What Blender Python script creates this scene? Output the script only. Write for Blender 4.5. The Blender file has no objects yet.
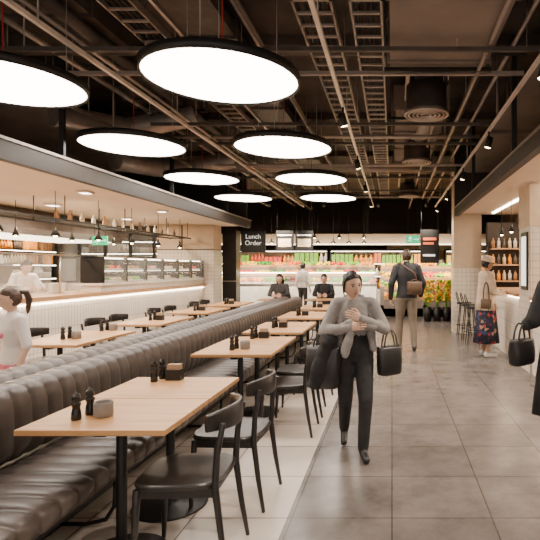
import bpy, bmesh, math, random
from mathutils import Vector, Matrix, Euler
R=random.Random(11)
V=Vector
# ------------------------------------------------------------------ materials
M={}
def mk(name):
    m=bpy.data.materials.new(name); m.use_nodes=True
    nt=m.node_tree; b=nt.nodes['Principled BSDF']; M[name]=m
    return m,nt,b
def mat(name,col,rough=.5,metal=0,em=None,es=0,var=.12,scale=8,bump=0,alpha=None,trans=0,stretch=None,spec=None):
    m,nt,b=mk(name)
    tc=nt.nodes.new('ShaderNodeTexCoord'); mp=nt.nodes.new('ShaderNodeMapping')
    nt.links.new(tc.outputs['Object'],mp.inputs[0])
    if stretch: mp.inputs['Scale'].default_value=stretch
    n=nt.nodes.new('ShaderNodeTexNoise'); n.inputs['Scale'].default_value=scale; n.inputs['Detail'].default_value=5
    nt.links.new(mp.outputs[0],n.inputs['Vector'])
    r=nt.nodes.new('ShaderNodeValToRGB')
    c=V(col)
    r.color_ramp.elements[0].position=.3; r.color_ramp.elements[1].position=.7
    r.color_ramp.elements[0].color=(*(c*(1-var)),1); r.color_ramp.elements[1].color=(*(c*(1+var)),1)
    nt.links.new(n.outputs['Fac'],r.inputs[0]); nt.links.new(r.outputs[0],b.inputs['Base Color'])
    b.inputs['Roughness'].default_value=rough; b.inputs['Metallic'].default_value=metal
    if spec is not None: b.inputs['Specular IOR Level'].default_value=spec
    if em: b.inputs['Emission Color'].default_value=(*em,1); b.inputs['Emission Strength'].default_value=es
    if trans: b.inputs['Transmission Weight'].default_value=trans
    if alpha is not None: b.inputs['Alpha'].default_value=alpha
    if bump:
        bp=nt.nodes.new('ShaderNodeBump'); bp.inputs['Strength'].default_value=bump; bp.inputs['Distance'].default_value=.01
        nt.links.new(n.outputs['Fac'],bp.inputs['Height']); nt.links.new(bp.outputs[0],b.inputs['Normal'])
    return m
def tile(name,c1,c2,grout,w,h,mort=.004,axes='xy',rough=.4,offset=0,noise=.25,nscale=3,bump=.3):
    m,nt,b=mk(name)
    tc=nt.nodes.new('ShaderNodeTexCoord'); sp=nt.nodes.new('ShaderNodeSeparateXYZ'); cb=nt.nodes.new('ShaderNodeCombineXYZ')
    nt.links.new(tc.outputs['Object'],sp.inputs[0])
    for i,a in enumerate(axes): nt.links.new(sp.outputs['xyz'.index(a)],cb.inputs[i])
    br=nt.nodes.new('ShaderNodeTexBrick'); br.offset=offset; br.inputs['Scale'].default_value=1
    br.inputs['Brick Width'].default_value=w; br.inputs['Row Height'].default_value=h
    br.inputs['Mortar Size'].default_value=mort; br.inputs['Mortar Smooth'].default_value=.1
    br.inputs['Color1'].default_value=(*c1,1); br.inputs['Color2'].default_value=(*c2,1); br.inputs['Mortar'].default_value=(*grout,1)
    nt.links.new(cb.outputs[0],br.inputs['Vector'])
    n=nt.nodes.new('ShaderNodeTexNoise'); n.inputs['Scale'].default_value=nscale; n.inputs['Detail'].default_value=9; n.inputs['Roughness'].default_value=.7
    nt.links.new(tc.outputs['Object'],n.inputs['Vector'])
    r=nt.nodes.new('ShaderNodeValToRGB'); r.color_ramp.elements[0].position=.32; r.color_ramp.elements[1].position=.68
    r.color_ramp.elements[0].color=(1-noise,)*3+(1,); r.color_ramp.elements[1].color=(1+noise*.4,)*3+(1,)
    nt.links.new(n.outputs['Fac'],r.inputs[0])
    mx=nt.nodes.new('ShaderNodeMix'); mx.data_type='RGBA'; mx.blend_type='MULTIPLY'; mx.inputs[0].default_value=1
    nt.links.new(br.outputs['Color'],mx.inputs[6]); nt.links.new(r.outputs[0],mx.inputs[7])
    nt.links.new(mx.outputs[2],b.inputs['Base Color']); b.inputs['Roughness'].default_value=rough
    bp=nt.nodes.new('ShaderNodeBump'); bp.invert=True; bp.inputs['Strength'].default_value=bump; bp.inputs['Distance'].default_value=.004
    nt.links.new(br.outputs['Fac'],bp.inputs['Height']); nt.links.new(bp.outputs[0],b.inputs['Normal'])
def wood(name,c1,c2,axis=1):
    m,nt,b=mk(name)
    tc=nt.nodes.new('ShaderNodeTexCoord'); mp=nt.nodes.new('ShaderNodeMapping')
    s=[18,18,18]; s[axis]=1.5; mp.inputs['Scale'].default_value=s
    nt.links.new(tc.outputs['Object'],mp.inputs[0])
    n=nt.nodes.new('ShaderNodeTexNoise'); n.inputs['Scale'].default_value=1.6; n.inputs['Detail'].default_value=7; n.inputs['Distortion'].default_value=.6
    nt.links.new(mp.outputs[0],n.inputs['Vector'])
    r=nt.nodes.new('ShaderNodeValToRGB'); r.color_ramp.elements[0].position=.3; r.color_ramp.elements[1].position=.7
    r.color_ramp.elements[0].color=(*c1,1); r.color_ramp.elements[1].color=(*c2,1)
    nt.links.new(n.outputs['Fac'],r.inputs[0]); nt.links.new(r.outputs[0],b.inputs['Base Color'])
    b.inputs['Roughness'].default_value=.38

tile('floor_grey',(.185,.160,.148),(.148,.128,.118),(.065,.056,.05),.6,.6,.005,'xy',.27,0,.42,2.6)
tile('floor_white',(.62,.545,.48),(.57,.50,.44),(.15,.125,.105),.6,.6,.006,'xy',.3,0,.1,2)
tile('tile_counter',(.88,.80,.70),(.82,.74,.64),(.45,.40,.34),.075,.30,.004,'yz',.25,0,.05)
tile('tile_col_y',(.78,.69,.58),(.72,.64,.53),(.4,.34,.28),.10,.10,.004,'xz',.3,0,.05)
tile('tile_col_x',(.78,.69,.58),(.72,.64,.53),(.4,.34,.28),.10,.10,.004,'yz',.3,0,.05)
tile('tile_kitchen',(.36,.26,.17),(.30,.22,.14),(.13,.10,.07),.2,.1,.004,'yz',.3,.5,.1)
wood('oak',(.48,.24,.09),(.68,.38,.17),0)
wood('oak_counter',(.42,.22,.10),(.58,.33,.16),1)
mat('ceiling_dark',(.085,.066,.056),.85,var=.4,scale=1.5)
mat('board_dark',(.22,.178,.152),.8,var=.2,scale=2)
mat('wall_dark',(.055,.038,.028),.7)
mat('wall_cream',(.60,.46,.32),.6,var=.05)
mat('ceil_cream',(.82,.68,.54),.7,var=.04,scale=1)
mat('fascia',(.035,.028,.024),.5)
mat('metal_black',(.018,.017,.017),.45,.3)
mat('black_wood',(.022,.019,.018),.32,var=.3,scale=30,stretch=(1,8,1))
mat('leather',(.095,.076,.067),.38,var=.18,scale=14,bump=.15)
mat('plinth',(.35,.30,.26),.5)
mat('galv',(.40,.345,.31),.45,.6)
mat('track_white',(.80,.70,.62),.4,.1)
mat('duct_black',(.09,.073,.063),.5,.2,var=.25)
mat('steel',(.55,.50,.45),.3,.9)
mat('lamp',(.9,.85,.8),.5,em=(1,.90,.80),es=9)
mat('led',(.9,.85,.8),.5,em=(1,.84,.64),es=18)
mat('led_soft',(.9,.85,.8),.5,em=(1,.82,.6),es=5)
mat('bulb',(.9,.8,.6),.5,em=(1,.72,.40),es=30)
mat('red_cable',(.5,.03,.02),.5)
mat('ceramic_black',(.014,.013,.013),.22)
mat('stone_pot',(.24,.22,.20),.6)
mat('ceramic_white',(.82,.76,.68),.25)
mat('card',(.40,.28,.18),.7)
mat('green_sign',(.0,.30,.12),.4,em=(.02,.7,.28),es=1.2)
mat('sign_white',(.9,.9,.88),.4,em=(1,1,.95),es=1.5)
mat('sign_text',(.85,.82,.78),.5,em=(1,.95,.88),es=.8)
mat('sign_black',(.015,.014,.014),.35)
mat('glass',(.9,.95,.95),.02,alpha=.12)
mat('red_plain',(.55,.08,.03),.5,em=(1,.25,.06),es=.5)
pal=[(.8,.07,.03),(.95,.36,.02),(.95,.62,.03),(.24,.52,.04),(.08,.30,.04),(.7,.54,.34),(.4,.2,.08),(.75,.68,.58),(.12,.09,.07),(.5,.05,.08),(.9,.18,.03),(.12,.2,.32)]
PN=[]
for i,c in enumerate(pal):
    mat('goods_%d'%i,c,.45,var=.25,scale=20); PN.append('goods_%d'%i)
mat('skin_light',(.66,.42,.30),.5,var=.05); mat('skin_tan',(.48,.28,.18),.5,var=.05)
mat('lips',(.45,.15,.12),.4); mat('eye_white',(.8,.78,.75),.2); mat('iris',(.03,.015,.01),.15)
mat('hair_black',(.016,.012,.010),.45,var=.4,scale=40,bump=.3); mat('hair_brown',(.06,.03,.018),.45,var=.4,scale=40,bump=.3)
mat('cloth_black',(.014,.013,.014),.8,var=.3,scale=20,bump=.2); mat('cloth_grey',(.29,.27,.26),.85,var=.15,scale=25,bump=.15)
mat('cloth_khaki',(.17,.135,.10),.8); mat('cloth_navy',(.022,.022,.026),.75)
mat('cloth_cream',(.62,.48,.35),.85,var=.1,scale=12,bump=.2); mat('cloth_white',(.80,.74,.70),.8,var=.06)
mat('cloth_pink',(.75,.2,.28),.8); mat('bag_brown',(.10,.055,.03),.5); mat('bag_black',(.016,.015,.015),.4)
mat('shoe_white',(.7,.68,.65),.5); mat('shoe_black',(.015,.014,.014),.4); mat('cloth_charcoal',(.045,.04,.04),.8)
m,nt,b=mk('floral'); tc=nt.nodes.new('ShaderNodeTexCoord'); vo=nt.nodes.new('ShaderNodeTexVoronoi'); vo.inputs['Scale'].default_value=20
nt.links.new(tc.outputs['Object'],vo.inputs['Vector']); r=nt.nodes.new('ShaderNodeValToRGB'); r.color_ramp.interpolation='CONSTANT'
sp=nt.nodes.new('ShaderNodeSeparateColor'); nt.links.new(vo.outputs['Color'],sp.inputs[0]); nt.links.new(sp.outputs[0],r.inputs[0])
e=r.color_ramp.elements; e[0].color=(.015,.014,.03,1); e[1].position=.62; e[1].color=(.35,.035,.04,1)
x=e.new(.74); x.color=(.02,.02,.05,1); x=e.new(.86); x.color=(.4,.22,.15,1); x=e.new(.92); x.color=(.03,.05,.12,1)
nt.links.new(r.outputs[0],b.inputs['Base Color']); b.inputs['Roughness'].default_value=.8

# ------------------------------------------------------------------ mesh builder
class MB:
    def __init__(s): s.v=[];s.f=[];s.m=[];s.s=[];s.names=[]
    def mi(s,n):
        if n not in s.names: s.names.append(n)
        return s.names.index(n)
    def add(s,vs,fs,m,sm=True,X=None):
        o=len(s.v); s.v+=[ (X@V(p)) if X else V(p) for p in vs]
        k=s.mi(m)
        for f in fs: s.f.append([o+i for i in f]); s.m.append(k); s.s.append(sm)
    def box(s,x0,x1,y0,y1,z0,z1,m,X=None):
        vs=[(x,y,z) for x in(x0,x1) for y in(y0,y1) for z in(z0,z1)]
        s.add(vs,[(0,1,3,2),(4,6,7,5),(0,4,5,1),(2,3,7,6),(0,2,6,4),(1,5,7,3)],m,False,X)
    def loft(s,rings,m,caps=True,sm=True,X=None,loop=False):
        n=len(rings[0]); vs=[p for r in rings for p in r]; fs=[]
        k=len(rings)
        for i in range(k if loop else k-1):
            a=i*n; b2=((i+1)%k)*n
            for j in range(n):
                fs.append((a+j,a+(j+1)%n,b2+(j+1)%n,b2+j))
        s.add(vs,fs,m,sm,X)
        if caps and not loop:
            o=len(s.v)-len(vs)
            km=s.mi(m)
            s.f.append([o+j for j in range(n)][::-1]); s.m.append(km); s.s.append(False)
            s.f.append([o+(k-1)*n+j for j in range(n)]); s.m.append(km); s.s.append(False)
    def ring(s,c,d,r,n):
        d=V(d).normalized(); u=d.orthogonal().normalized(); w=d.cross(u)
        return [V(c)+u*math.cos(2*math.pi*i/n)*r+w*math.sin(2*math.pi*i/n)*r for i in range(n)]
    def cyl(s,a,b,r0,r1,m,n=14,X=None):
        a=V(a);b=V(b);d=b-a
        s.loft([s.ring(a,d,r0,n),s.ring(b,d,r1,n)],m,X=X)
    def tube(s,pts,r,m,n=8,X=None,loop=False):
        pts=[V(p) for p in pts]; rs=[]; u=None; k=len(pts)
        for i,p in enumerate(pts):
            if loop: d=(pts[(i+1)%k]-pts[i-1]).normalized()
            else: d=(pts[min(i+1,k-1)]-pts[max(i-1,0)]).normalized()
            if u is None: u=d.orthogonal().normalized()
            u=(u-d*u.dot(d)).normalized(); w=d.cross(u)
            rr=r[i] if isinstance(r,(list,tuple)) else r
            rs.append([p+u*math.cos(2*math.pi*j/n)*rr+w*math.sin(2*math.pi*j/n)*rr for j in range(n)])
        s.loft(rs,m,X=X,loop=loop)
    def rev(s,prof,c,m,n=20,X=None):
        c=V(c); s.loft([[c+V((math.cos(2*math.pi*j/n)*r,math.sin(2*math.pi*j/n)*r,z)) for j in range(n)] for r,z in prof],m,X=X)
    def ell(s,c,r,m,rot=None,n=16,k=10,X=None):
        c=V(c); vs=[]; fs=[]
        for i in range(1,k):
            t=math.pi*i/k
            for j in range(n):
                a=2*math.pi*j/n; p=V((math.sin(t)*math.cos(a)*r[0],math.sin(t)*math.sin(a)*r[1],math.cos(t)*r[2]))
                if rot: p=rot@p
                vs.append(c+p)
        T=V((0,0,r[2]));B=V((0,0,-r[2]))
        if rot: T=rot@T;B=rot@B
        vs+= [c+T,c+B]; t0=len(vs)-2
        for i in range(k-2):
            for j in range(n): fs.append((i*n+j,(i+1)*n+j,(i+1)*n+(j+1)%n,i*n+(j+1)%n))
        for j in range(n): fs.append((t0,j,(j+1)%n)); fs.append((t0+1,(k-2)*n+(j+1)%n,(k-2)*n+j))
        s.add(vs,fs,m,True,X)
    def mesh(s,name):
        me=bpy.data.meshes.new(name); me.from_pydata([tuple(p) for p in s.v],[],s.f)
        for n in s.names: me.materials.append(M[n])
        me.polygons.foreach_set('material_index',s.m); me.polygons.foreach_set('use_smooth',s.s)
        bm=bmesh.new(); bm.from_mesh(me); bmesh.ops.recalc_face_normals(bm,faces=bm.faces); bm.to_mesh(me); bm.free()
        me.update(); return me
    def obj(s,name,loc=(0,0,0),rz=0,parent=None,bevel=0):
        return put(name,s.mesh(name),loc,rz,parent,bevel)
def put(name,me,loc=(0,0,0),rz=0,parent=None,bevel=0):
    o=bpy.data.objects.new(name,me); bpy.context.collection.objects.link(o)
    o.location=loc; o.rotation_euler=(0,0,rz)
    if parent: o.parent=parent
    if bevel:
        b=o.modifiers.new('bevel','BEVEL'); b.width=bevel; b.segments=2; b.limit_method='ANGLE'; b.angle_limit=math.radians(40)
    return o
def text(body,loc,size,mat_,parent,rot=(math.pi/2,0,0)):
    c=bpy.data.curves.new('lettering','FONT'); c.body=body; c.size=size; c.align_x='CENTER'; c.align_y='CENTER'; c.extrude=.002
    c.materials.append(M[mat_]); o=bpy.data.objects.new('lettering',c); bpy.context.collection.objects.link(o)
    o.location=loc; o.rotation_euler=rot; o.parent=parent
def remesh(mb,vox,smooth=3):
    me=mb.mesh('tmp'); o=bpy.data.objects.new('tmp',me); bpy.context.collection.objects.link(o)
    r=o.modifiers.new('r','REMESH'); r.mode='VOXEL'; r.voxel_size=vox
    if smooth:
        sm=o.modifiers.new('s','SMOOTH'); sm.iterations=smooth; sm.factor=.5
    dg=bpy.context.evaluated_depsgraph_get(); e=o.evaluated_get(dg); em=e.to_mesh()
    vs=[v.co.copy() for v in em.vertices]; fs=[tuple(p.vertices) for p in em.polygons]
    e.to_mesh_clear(); bpy.data.objects.remove(o); bpy.data.meshes.remove(me)
    return vs,fs

# ------------------------------------------------------------------ camera
cam=bpy.data.cameras.new('camera'); co=bpy.data.objects.new('camera',cam); bpy.context.collection.objects.link(co)
co.location=(0,0,1.5); co.rotation_euler=(math.pi/2,0,0)
cam.sensor_width=36; cam.lens=36*500/540; cam.shift_x=-122/540; cam.shift_y=-2/540; cam.clip_start=.05
bpy.context.scene.camera=co

# ------------------------------------------------------------------ shell
XL,XR,YB,YF,ZC=-9.4,4.6,21,-1.5,4.3
b=MB(); b.box(XL,-.63,YF,YB,-.1,0,'floor_white'); b.box(-.63,XR,YF,YB,-.1,0,'floor_grey'); b.obj('floor')
b=MB(); b.box(XL,XR,YF,YB,ZC,ZC+.1,'ceiling_dark')
for y in range(0,20,3): b.box(XL,XR,y,y+.25,ZC-.12,ZC,'ceiling_dark')
b.obj('ceiling')
b=MB(); b.box(XL,XR,YB,YB+.1,0,ZC,'wall_dark'); b.obj('wall_back')
b=MB(); b.box(XL-.1,XL,YF,YB,0,ZC,'tile_kitchen'); b.obj('wall_left')
b=MB(); b.box(XR,XR+.1,YF,YB,0,ZC,'wall_cream'); b.obj('wall_right')
b=MB(); b.box(XL,-4.02,1,13.9,2.66,2.72,'ceil_cream'); b.box(-4.02,-3.92,1,13.9,2.6,2.8,'fascia'); b.box(XL,-4.02,13.8,13.9,2.72,ZC,'fascia')
b.box(-4.05,-3.9,1,13.92,2.8,2.83,'galv')
for y in (3,6,9,12): b.box(-4.0,-3.94,y,y+.04,2.83,ZC,'metal_black')
b.obj('ceiling_kitchen_soffit')
b=MB(); b.box(1.52,XR,2,11.4,2.72,2.78,'ceil_cream'); b.box(1.42,1.52,2,11.4,2.68,2.84,'fascia'); b.box(1.42,XR,11.3,11.4,2.8,ZC,'fascia')
b.box(1.40,1.54,2,11.4,2.84,2.86,'galv')
for y in (3,6,9): b.box(1.44,1.5,y,y+.04,2.86,ZC,'metal_black')
b.box(2.2,2.26,3,11,2.70,2.72,'led'); b.obj('ceiling_stall_soffit')
for k,(x0,x1,y0,y1) in enumerate(((1.5,4.4,1,4.2),(1.5,4.4,4.4,7.6),(1.5,4.4,7.8,11),(-9,-4.3,2,6),(-9,-4.3,6.3,11))):
    b=MB(); b.box(x0,x1,y0,y1,3.6,3.66,'board_dark')
    for x in (x0+.2,x1-.2):
        for y in (y0+.2,y1-.2): b.cyl((x,y,3.66),(x,y,ZC),.01,.01,'galv',6)
    b.obj('ceiling_acoustic_board')

# ------------------------------------------------------------------ ceiling services
def tray(x0,x1,z,y0,y1):
    b=MB()
    b.box(x0,x0+.02,y0,y1,z,z+.07,'galv'); b.box(x1-.02,x1,y0,y1,z,z+.07,'galv')
    y=y0
    while y<y1: b.box(x0,x1,y,y+.03,z,z+.02,'galv'); y+=.22
    for i in range(5):
        xx=x0+.04+i*(x1-x0-.08)/4; b.tube([(xx+R.uniform(-.01,.01),y0+(y1-y0)*t/12,z+.035+R.uniform(0,.01)) for t in range(13)],.011,'metal_black',5)
    y=y0+.5
    while y<y1:
        for x in (x0,x1): b.cyl((x,y,z),(x,y,ZC),.006,.006,'galv',6)
        y+=2
    b.obj('cable_tray')
tray(-.84,-.5,3.7,.8,15); tray(-.36,-.08,3.7,.8,15); tray(-2.6,-2.3,3.85,.8,15)
def track(x,z,m='track_white',w=.035,y0=.6,y1=14.8):
    b=MB(); b.box(x-w/2,x+w/2,y0,y1,z,z+.035,m)
    y=y0+.7
    while y<y1: b.cyl((x,y,z),(x,y,ZC),.006,.006,'galv',6); y+=2.4
    b.obj('lighting_track')
track(-.55,3.3); track(-2.62,3.3); track(1.28,3.3); track(-3.7,3.35,'galv',.03); track(-1.2,3.5,'galv',.025)
track(.9,3.55,'galv',.03); track(-1.9,3.6,'galv',.03); track(.2,3.9,'galv',.05)
b=MB()
for i,y in enumerate([1.6,3.0,4.6,5.3,7.0,8.3,9.8,11.4,13.0,14.6]):
    b.box(-3.85,1.4,y,y+.04,3.5+.05*(i%2),3.54+.05*(i%2),'galv' if i%3==0 else 'duct_black')
    for x in (-3.4,-1.6,.6): b.cyl((x,y+.02,3.5),(x,y+.02,ZC),.006,.006,'galv',6)
b.obj('ceiling_strut_frame')
def pipe(pts,r,m,name='ceiling_pipe'):
    b=MB(); b.tube(pts,r,m,12)
    p=V(pts[len(pts)//2]); b.cyl(p,(p.x,p.y,ZC),.006,.006,'galv',6); p=V(pts[0]); b.cyl(p,(p.x,p.y,ZC),.006,.006,'galv',6)
    b.obj(name)
pipe([(-3.1,1,3.9),(-3.1,9,3.9),(-3.1,18,3.9)],.07,'duct_black'); pipe([(-1.5,1,4.05),(-1.5,18,4.05)],.04,'galv')
pipe([(-3.5,1,3.75),(-3.5,18,3.75)],.03,'galv'); pipe([(-2.9,1,3.6),(-2.9,18,3.6)],.02,'galv'); pipe([(.62,6,3.65),(.62,18,3.65)],.02,'galv')
pipe([(1.1,1,4.0),(1.1,9,4.0),(1.1,18,4.0)],.06,'duct_black'); pipe([(1.25,1,3.8),(1.25,18,3.8)],.025,'galv')
pipe([(-8,11,3.7),(-3,11,3.7),(1.4,11,3.7)],.09,'galv'); pipe([(-4,5.2,3.75),(1.4,5.2,3.75)],.04,'duct_black')
pipe([(-3.8,8,3.6),(0,8,3.6),(1.4,8,3.6)],.03,'galv')
def flex(pts,r,name='flexible_air_duct'):
    b=MB(); P=[V(p) for p in pts]; path=[];rr=[]
    for a,c in zip(P,P[1:]):
        n=max(4,int((c-a).length/.025))
        for i in range(n): path.append(a.lerp(c,i/n)); rr.append(r*(1+.06*(i%2)))
    b.tube(path,rr,'galv',16)
    b.cyl(P[0],(P[0].x,P[0].y,ZC),.008,.008,'galv',6); b.cyl(P[-1],(P[-1].x,P[-1].y,ZC),.008,.008,'galv',6)
    b.obj(name)
flex([(-4.6,8.3,3.3),(-4.3,9.2,3.35),(-3.9,9.8,3.45),(-3.2,10.1,3.7)],.17)
flex([(-4.2,6.2,3.4),(-3.7,7.0,3.45),(-2.9,7.4,3.75)],.14)
flex([(.6,7.4,3.9),(.55,8.2,3.8),(.45,9,3.85)],.13)
def rduct(x0,x1,y0,y1,z0,z1,m='board_dark',name='rectangular_air_duct'):
    b=MB(); b.box(x0,x1,y0,y1,z0,z1,m)
    y=y0
    while y<=y1: b.box(x0-.03,x1+.03,y-.015,y+.015,z0-.03,z1+.03,m); y+=1.2
    for y in (y0+.3,y1-.3):
        b.box(x0-.06,x1+.06,y,y+.04,z0-.07,z0-.03,'metal_black')
        for x in (x0-.05,x1+.05): b.cyl((x,y+.02,z0-.07),(x,y+.02,ZC),.006,.006,'galv',6)
    b.obj(name)
rduct(-.02,.98,1.5,5.5,3.62,4.0); rduct(.05,.8,7.2,12,3.8,4.1); rduct(-3.9,-2.95,2.5,8.0,3.98,4.18,'duct_black'); rduct(-2.2,-1.7,3,14,4.0,4.15,'duct_black')
def diffuser(x,y,z):
    b=MB(); b.rev([(.24,z+.34),(.24,z+.06),(.27,z+.04),(.27,z),(.2,z),(.2,z+.02),(.0,z+.02)],(x,y,0),'duct_black',28)
    for r in (.06,.11,.16,.21,.255): b.tube([(x+r*math.cos(a*math.pi/14),y+r*math.sin(a*math.pi/14),z) for a in range(28)],.012,'galv',6,loop=True)
    b.cyl((x,y,z+.34),(x,y,ZC-.0),.14,.14,'duct_black',20); b.obj('round_ceiling_diffuser')
diffuser(.41,5.95,3.32); diffuser(.45,9,3.4); diffuser(.45,13.3,3.4); diffuser(-3.62,7.7,3.3)
ZD=3.06
def disc():
    b=MB(); n=72; r=.625
    def c(rr,z): return [V((rr*math.cos(2*math.pi*i/n),rr*math.sin(2*math.pi*i/n),z)) for i in range(n)]
    b.loft([c(r-.018,-.004),c(r-.018,-.02),c(r,-.022),c(r,.05),c(r-.02,.058),c(.3,.063),c(.004,.066)],'metal_black',caps=False)
    b.loft([c(r-.018,-.008),c(.01,-.008)],'lamp',caps=True)
    for k in range(3):
        a=k*2.094+.5; b.cyl((.45*math.cos(a),.45*math.sin(a),.055),(.45*math.cos(a),.45*math.sin(a),ZC-ZD),.004,.004,'galv',6)
    b.cyl((0,0,.06),(0,0,ZC-ZD),.006,.006,'red_cable',6)
    return b.mesh('disc_pendant_lamp')
dm=disc()
for x,y in [(-1.39,4.1),(-3.27,4.2),(-1.40,6.45),(-3.28,6.35),(-1.41,8.75),(-3.3,8.7),(-1.41,11.1),(-3.3,11.1)]:
    put('disc_pendant_lamp',dm,(x,y,ZD))
def spot(x,y,z,tx,ty,e,tz=0,size=math.radians(85),col=(1,.84,.70)):
    p=V((x,y,z-.14)); d=(V((tx,ty,tz))-p).normalized()
    b=MB(); b.cyl((x,y,z),(x,y,z-.1),.012,.012,'metal_black',8); b.cyl(p-d*.07,p+d*.07,.04,.045,'metal_black',16); b.cyl(p+d*.07,p+d*.073,.036,.036,'bulb',16)
    o=b.obj('track_spotlight')
    l=bpy.data.lights.new('spot_beam','SPOT'); l.energy=e; l.color=col; l.spot_size=size; l.spot_blend=.8; l.shadow_soft_size=.05
    lo=bpy.data.objects.new('spot_beam',l); bpy.context.collection.objects.link(lo); lo.location=p+d*.14; lo.rotation_euler=d.to_track_quat('-Z','Y').to_euler(); lo.parent=o
for y in (2.2,4.2,6.6,9,11.6,14): spot(1.28,y,3.3,.5,y+.4,260)
for y in (1.6,5.6,8,10.4,13): spot(-.55,y,3.3,.2,y+.6,200)
for y in (1.2,3.2): spot(-2.62,y,3.3,-1.6,y+.8,110)
for x in (-5.2,-3.6,-2,-.4,1.0,2.2):  # extra spots and their rods, added to brighten the back zone
    b=MB(); b.cyl((x,14.6,ZC),(x,14.6,3.5),.012,.012,'metal_black',8); b.obj('fill_spot_rod')
    spot(x,14.6,3.5,x,17.0,1150,1.0,math.radians(80),(1,.86,.66))

# ------------------------------------------------------------------ bench
def bench():
    b=MB(); W=.13; y0,y1=.6,11.3; n=int((y1-y0)/W)
    def prof(cx,cz,w,h,p=3.2,k=22):
        out=[]
        for i in range(k):
            a=2*math.pi*i/k; c,s_=math.cos(a),math.sin(a)
            out.append((cx+w*abs(c)**(2/p)*(1 if c>0 else -1),cz+h*abs(s_)**(2/p)*(1 if s_>0 else -1),c,s_))
        return out
    shapes=[prof(-2.14,.65,.135,.21,3),prof(-2.42,.65,.135,.21,3),prof(-1.79,.39,.29,.075,3.5),prof(-2.77,.39,.29,.075,3.5)]
    for P in shapes:
        rings=[]
        for i in range(n):
            for t,d in ((.0,.018),(.08,.007),(.3,0),(.7,0),(.92,.007)):
                y=y0+(i+t)*W
                rings.append([V((x-c*d,y,z-s_*d)) for x,z,c,s_ in P])
        b.loft(rings,'leather')
    b.box(-2.3,-2.26,y0+.02,y1-.02,.4,.8,'metal_black')
    b.box(-2.62,-1.94,y0+.05,y1-.1,.02,.33,'plinth')
    b.box(-2.64,-1.92,y0+.03,y1-.08,0,.06,'metal_black')
    b.box(-3.0,-1.56,y0+.03,y1-.1,.30,.325,'metal_black')
    y=y0+.5
    while y<y1:
        for sx in (1,-1):
            cx=-2.28
            b.tube([(cx+sx*.68,y,.31),(cx+sx*.67,y,.12),(cx+sx*.62,y,.04),(cx+sx*.5,y,.015),(cx+sx*.36,y,.015)],.012,'metal_black',8)
        y+=1.8
    b.obj('channel_tufted_bench')
bench()

# ------------------------------------------------------------------ tables / chairs
def table_mesh():
    b=MB(); b.box(-.35,.35,-.28,.28,.722,.75,'oak'); b.box(-.28,.28,-.2,.2,.712,.722,'metal_black')
    b.cyl((0,0,.02),(0,0,.715),.026,.026,'metal_black',16)
    b.rev([(.0,0),(.22,0),(.225,.006),(.22,.014),(.06,.022),(.035,.04),(.027,.05)],(0,0,0),'metal_black',32)
    b.box(-.25,.25,-.03,.03,.69,.713,'metal_black'); b.box(-.03,.03,-.2,.2,.69,.713,'metal_black')
    return b.mesh('dining_table')
TM=table_mesh()
right_rows=[2.59,3.16,4.62,5.19,6.1,6.67,7.75,8.32,9.4,9.97]
for i,y in enumerate(right_rows): put('dining_table',TM,(-1.4,y,0),0,None,.004)
left_rows=[5.15,5.72,6.9,7.47,8.65,9.22,10.3,10.87]
for y in left_rows: put('dining_table',TM,(-3.42,y,0),0,None,.004)
def chair_mesh():
    b=MB()
    def rr(w,d,z,cx=0,k=28,p=4):
        return [V((cx+w*abs(math.cos(a))**(2/p)*(1 if math.cos(a)>0 else -1),d*abs(math.sin(a))**(2/p)*(1 if math.sin(a)>0 else -1),z)) for a in [2*math.pi*i/k for i in range(k)]]
    b.loft([rr(.20,.19,.425),rr(.215,.215,.435),rr(.22,.22,.45),rr(.21,.21,.462),rr(.15,.15,.458),rr(.03,.03,.455)],'black_wood')
    b.box(-.18,.18,-.185,-.165,.385,.43,'black_wood'); b.box(-.18,.18,.165,.185,.385,.43,'black_wood')
    b.box(-.185,-.165,-.17,.17,.385,.43,'black_wood'); b.box(.165,.185,-.17,.17,.385,.43,'black_wood')
    for s_ in (-1,1):
        b.tube([(-.18,s_*.18,.43),(-.19,s_*.185,.2),(-.2,s_*.19,0)],[.018,.016,.011],'black_wood',12)
        b.tube([(.26,s_*.2,0),(.225,s_*.195,.2),(.195,s_*.19,.43),(.205,s_*.195,.6),(.235,s_*.195,.75)],[.011,.015,.018,.016,.013],'black_wood',12)
    rings=[]
    for i in range(17):
        t=-1+2*i/16; y=t*.225; x=.262-.10*t*t+.0
        h=.058-.018*abs(t)**2; zc=.755
        nx,ny=1,.88*t; l=math.hypot(nx,ny); nx/=l; ny/=l
        th=.012
        rings.append([V((x+nx*o*th,y+ny*o*th,zc+q*h)) for o,q in ((-1,-.85),(-1,.85),(-.5,1),(.5,1),(1,.85),(1,-.85),(.5,-1),(-.5,-1))])
    b.loft(rings,'black_wood')
    return b.mesh('dining_chair')
CM=chair_mesh()
chairs=[(-1.06,2.60,0.05),(-1.04,3.28,-.04),(-.97,4.62,0),(-.97,5.2,.05),(-.96,6.1,0),(-.95,6.7,.0),(-.95,7.75,0),(-.95,8.35,0),(-.95,9.4,0),(-.95,10,0)]
for x,y,a in chairs: put('dining_chair',CM,(x,y,0),a,None,.002)
for y in left_rows: put('dining_chair',CM,(-3.92+R.uniform(-.03,.03),y,0),math.pi+R.uniform(-.1,.1),None,.002)

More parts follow.
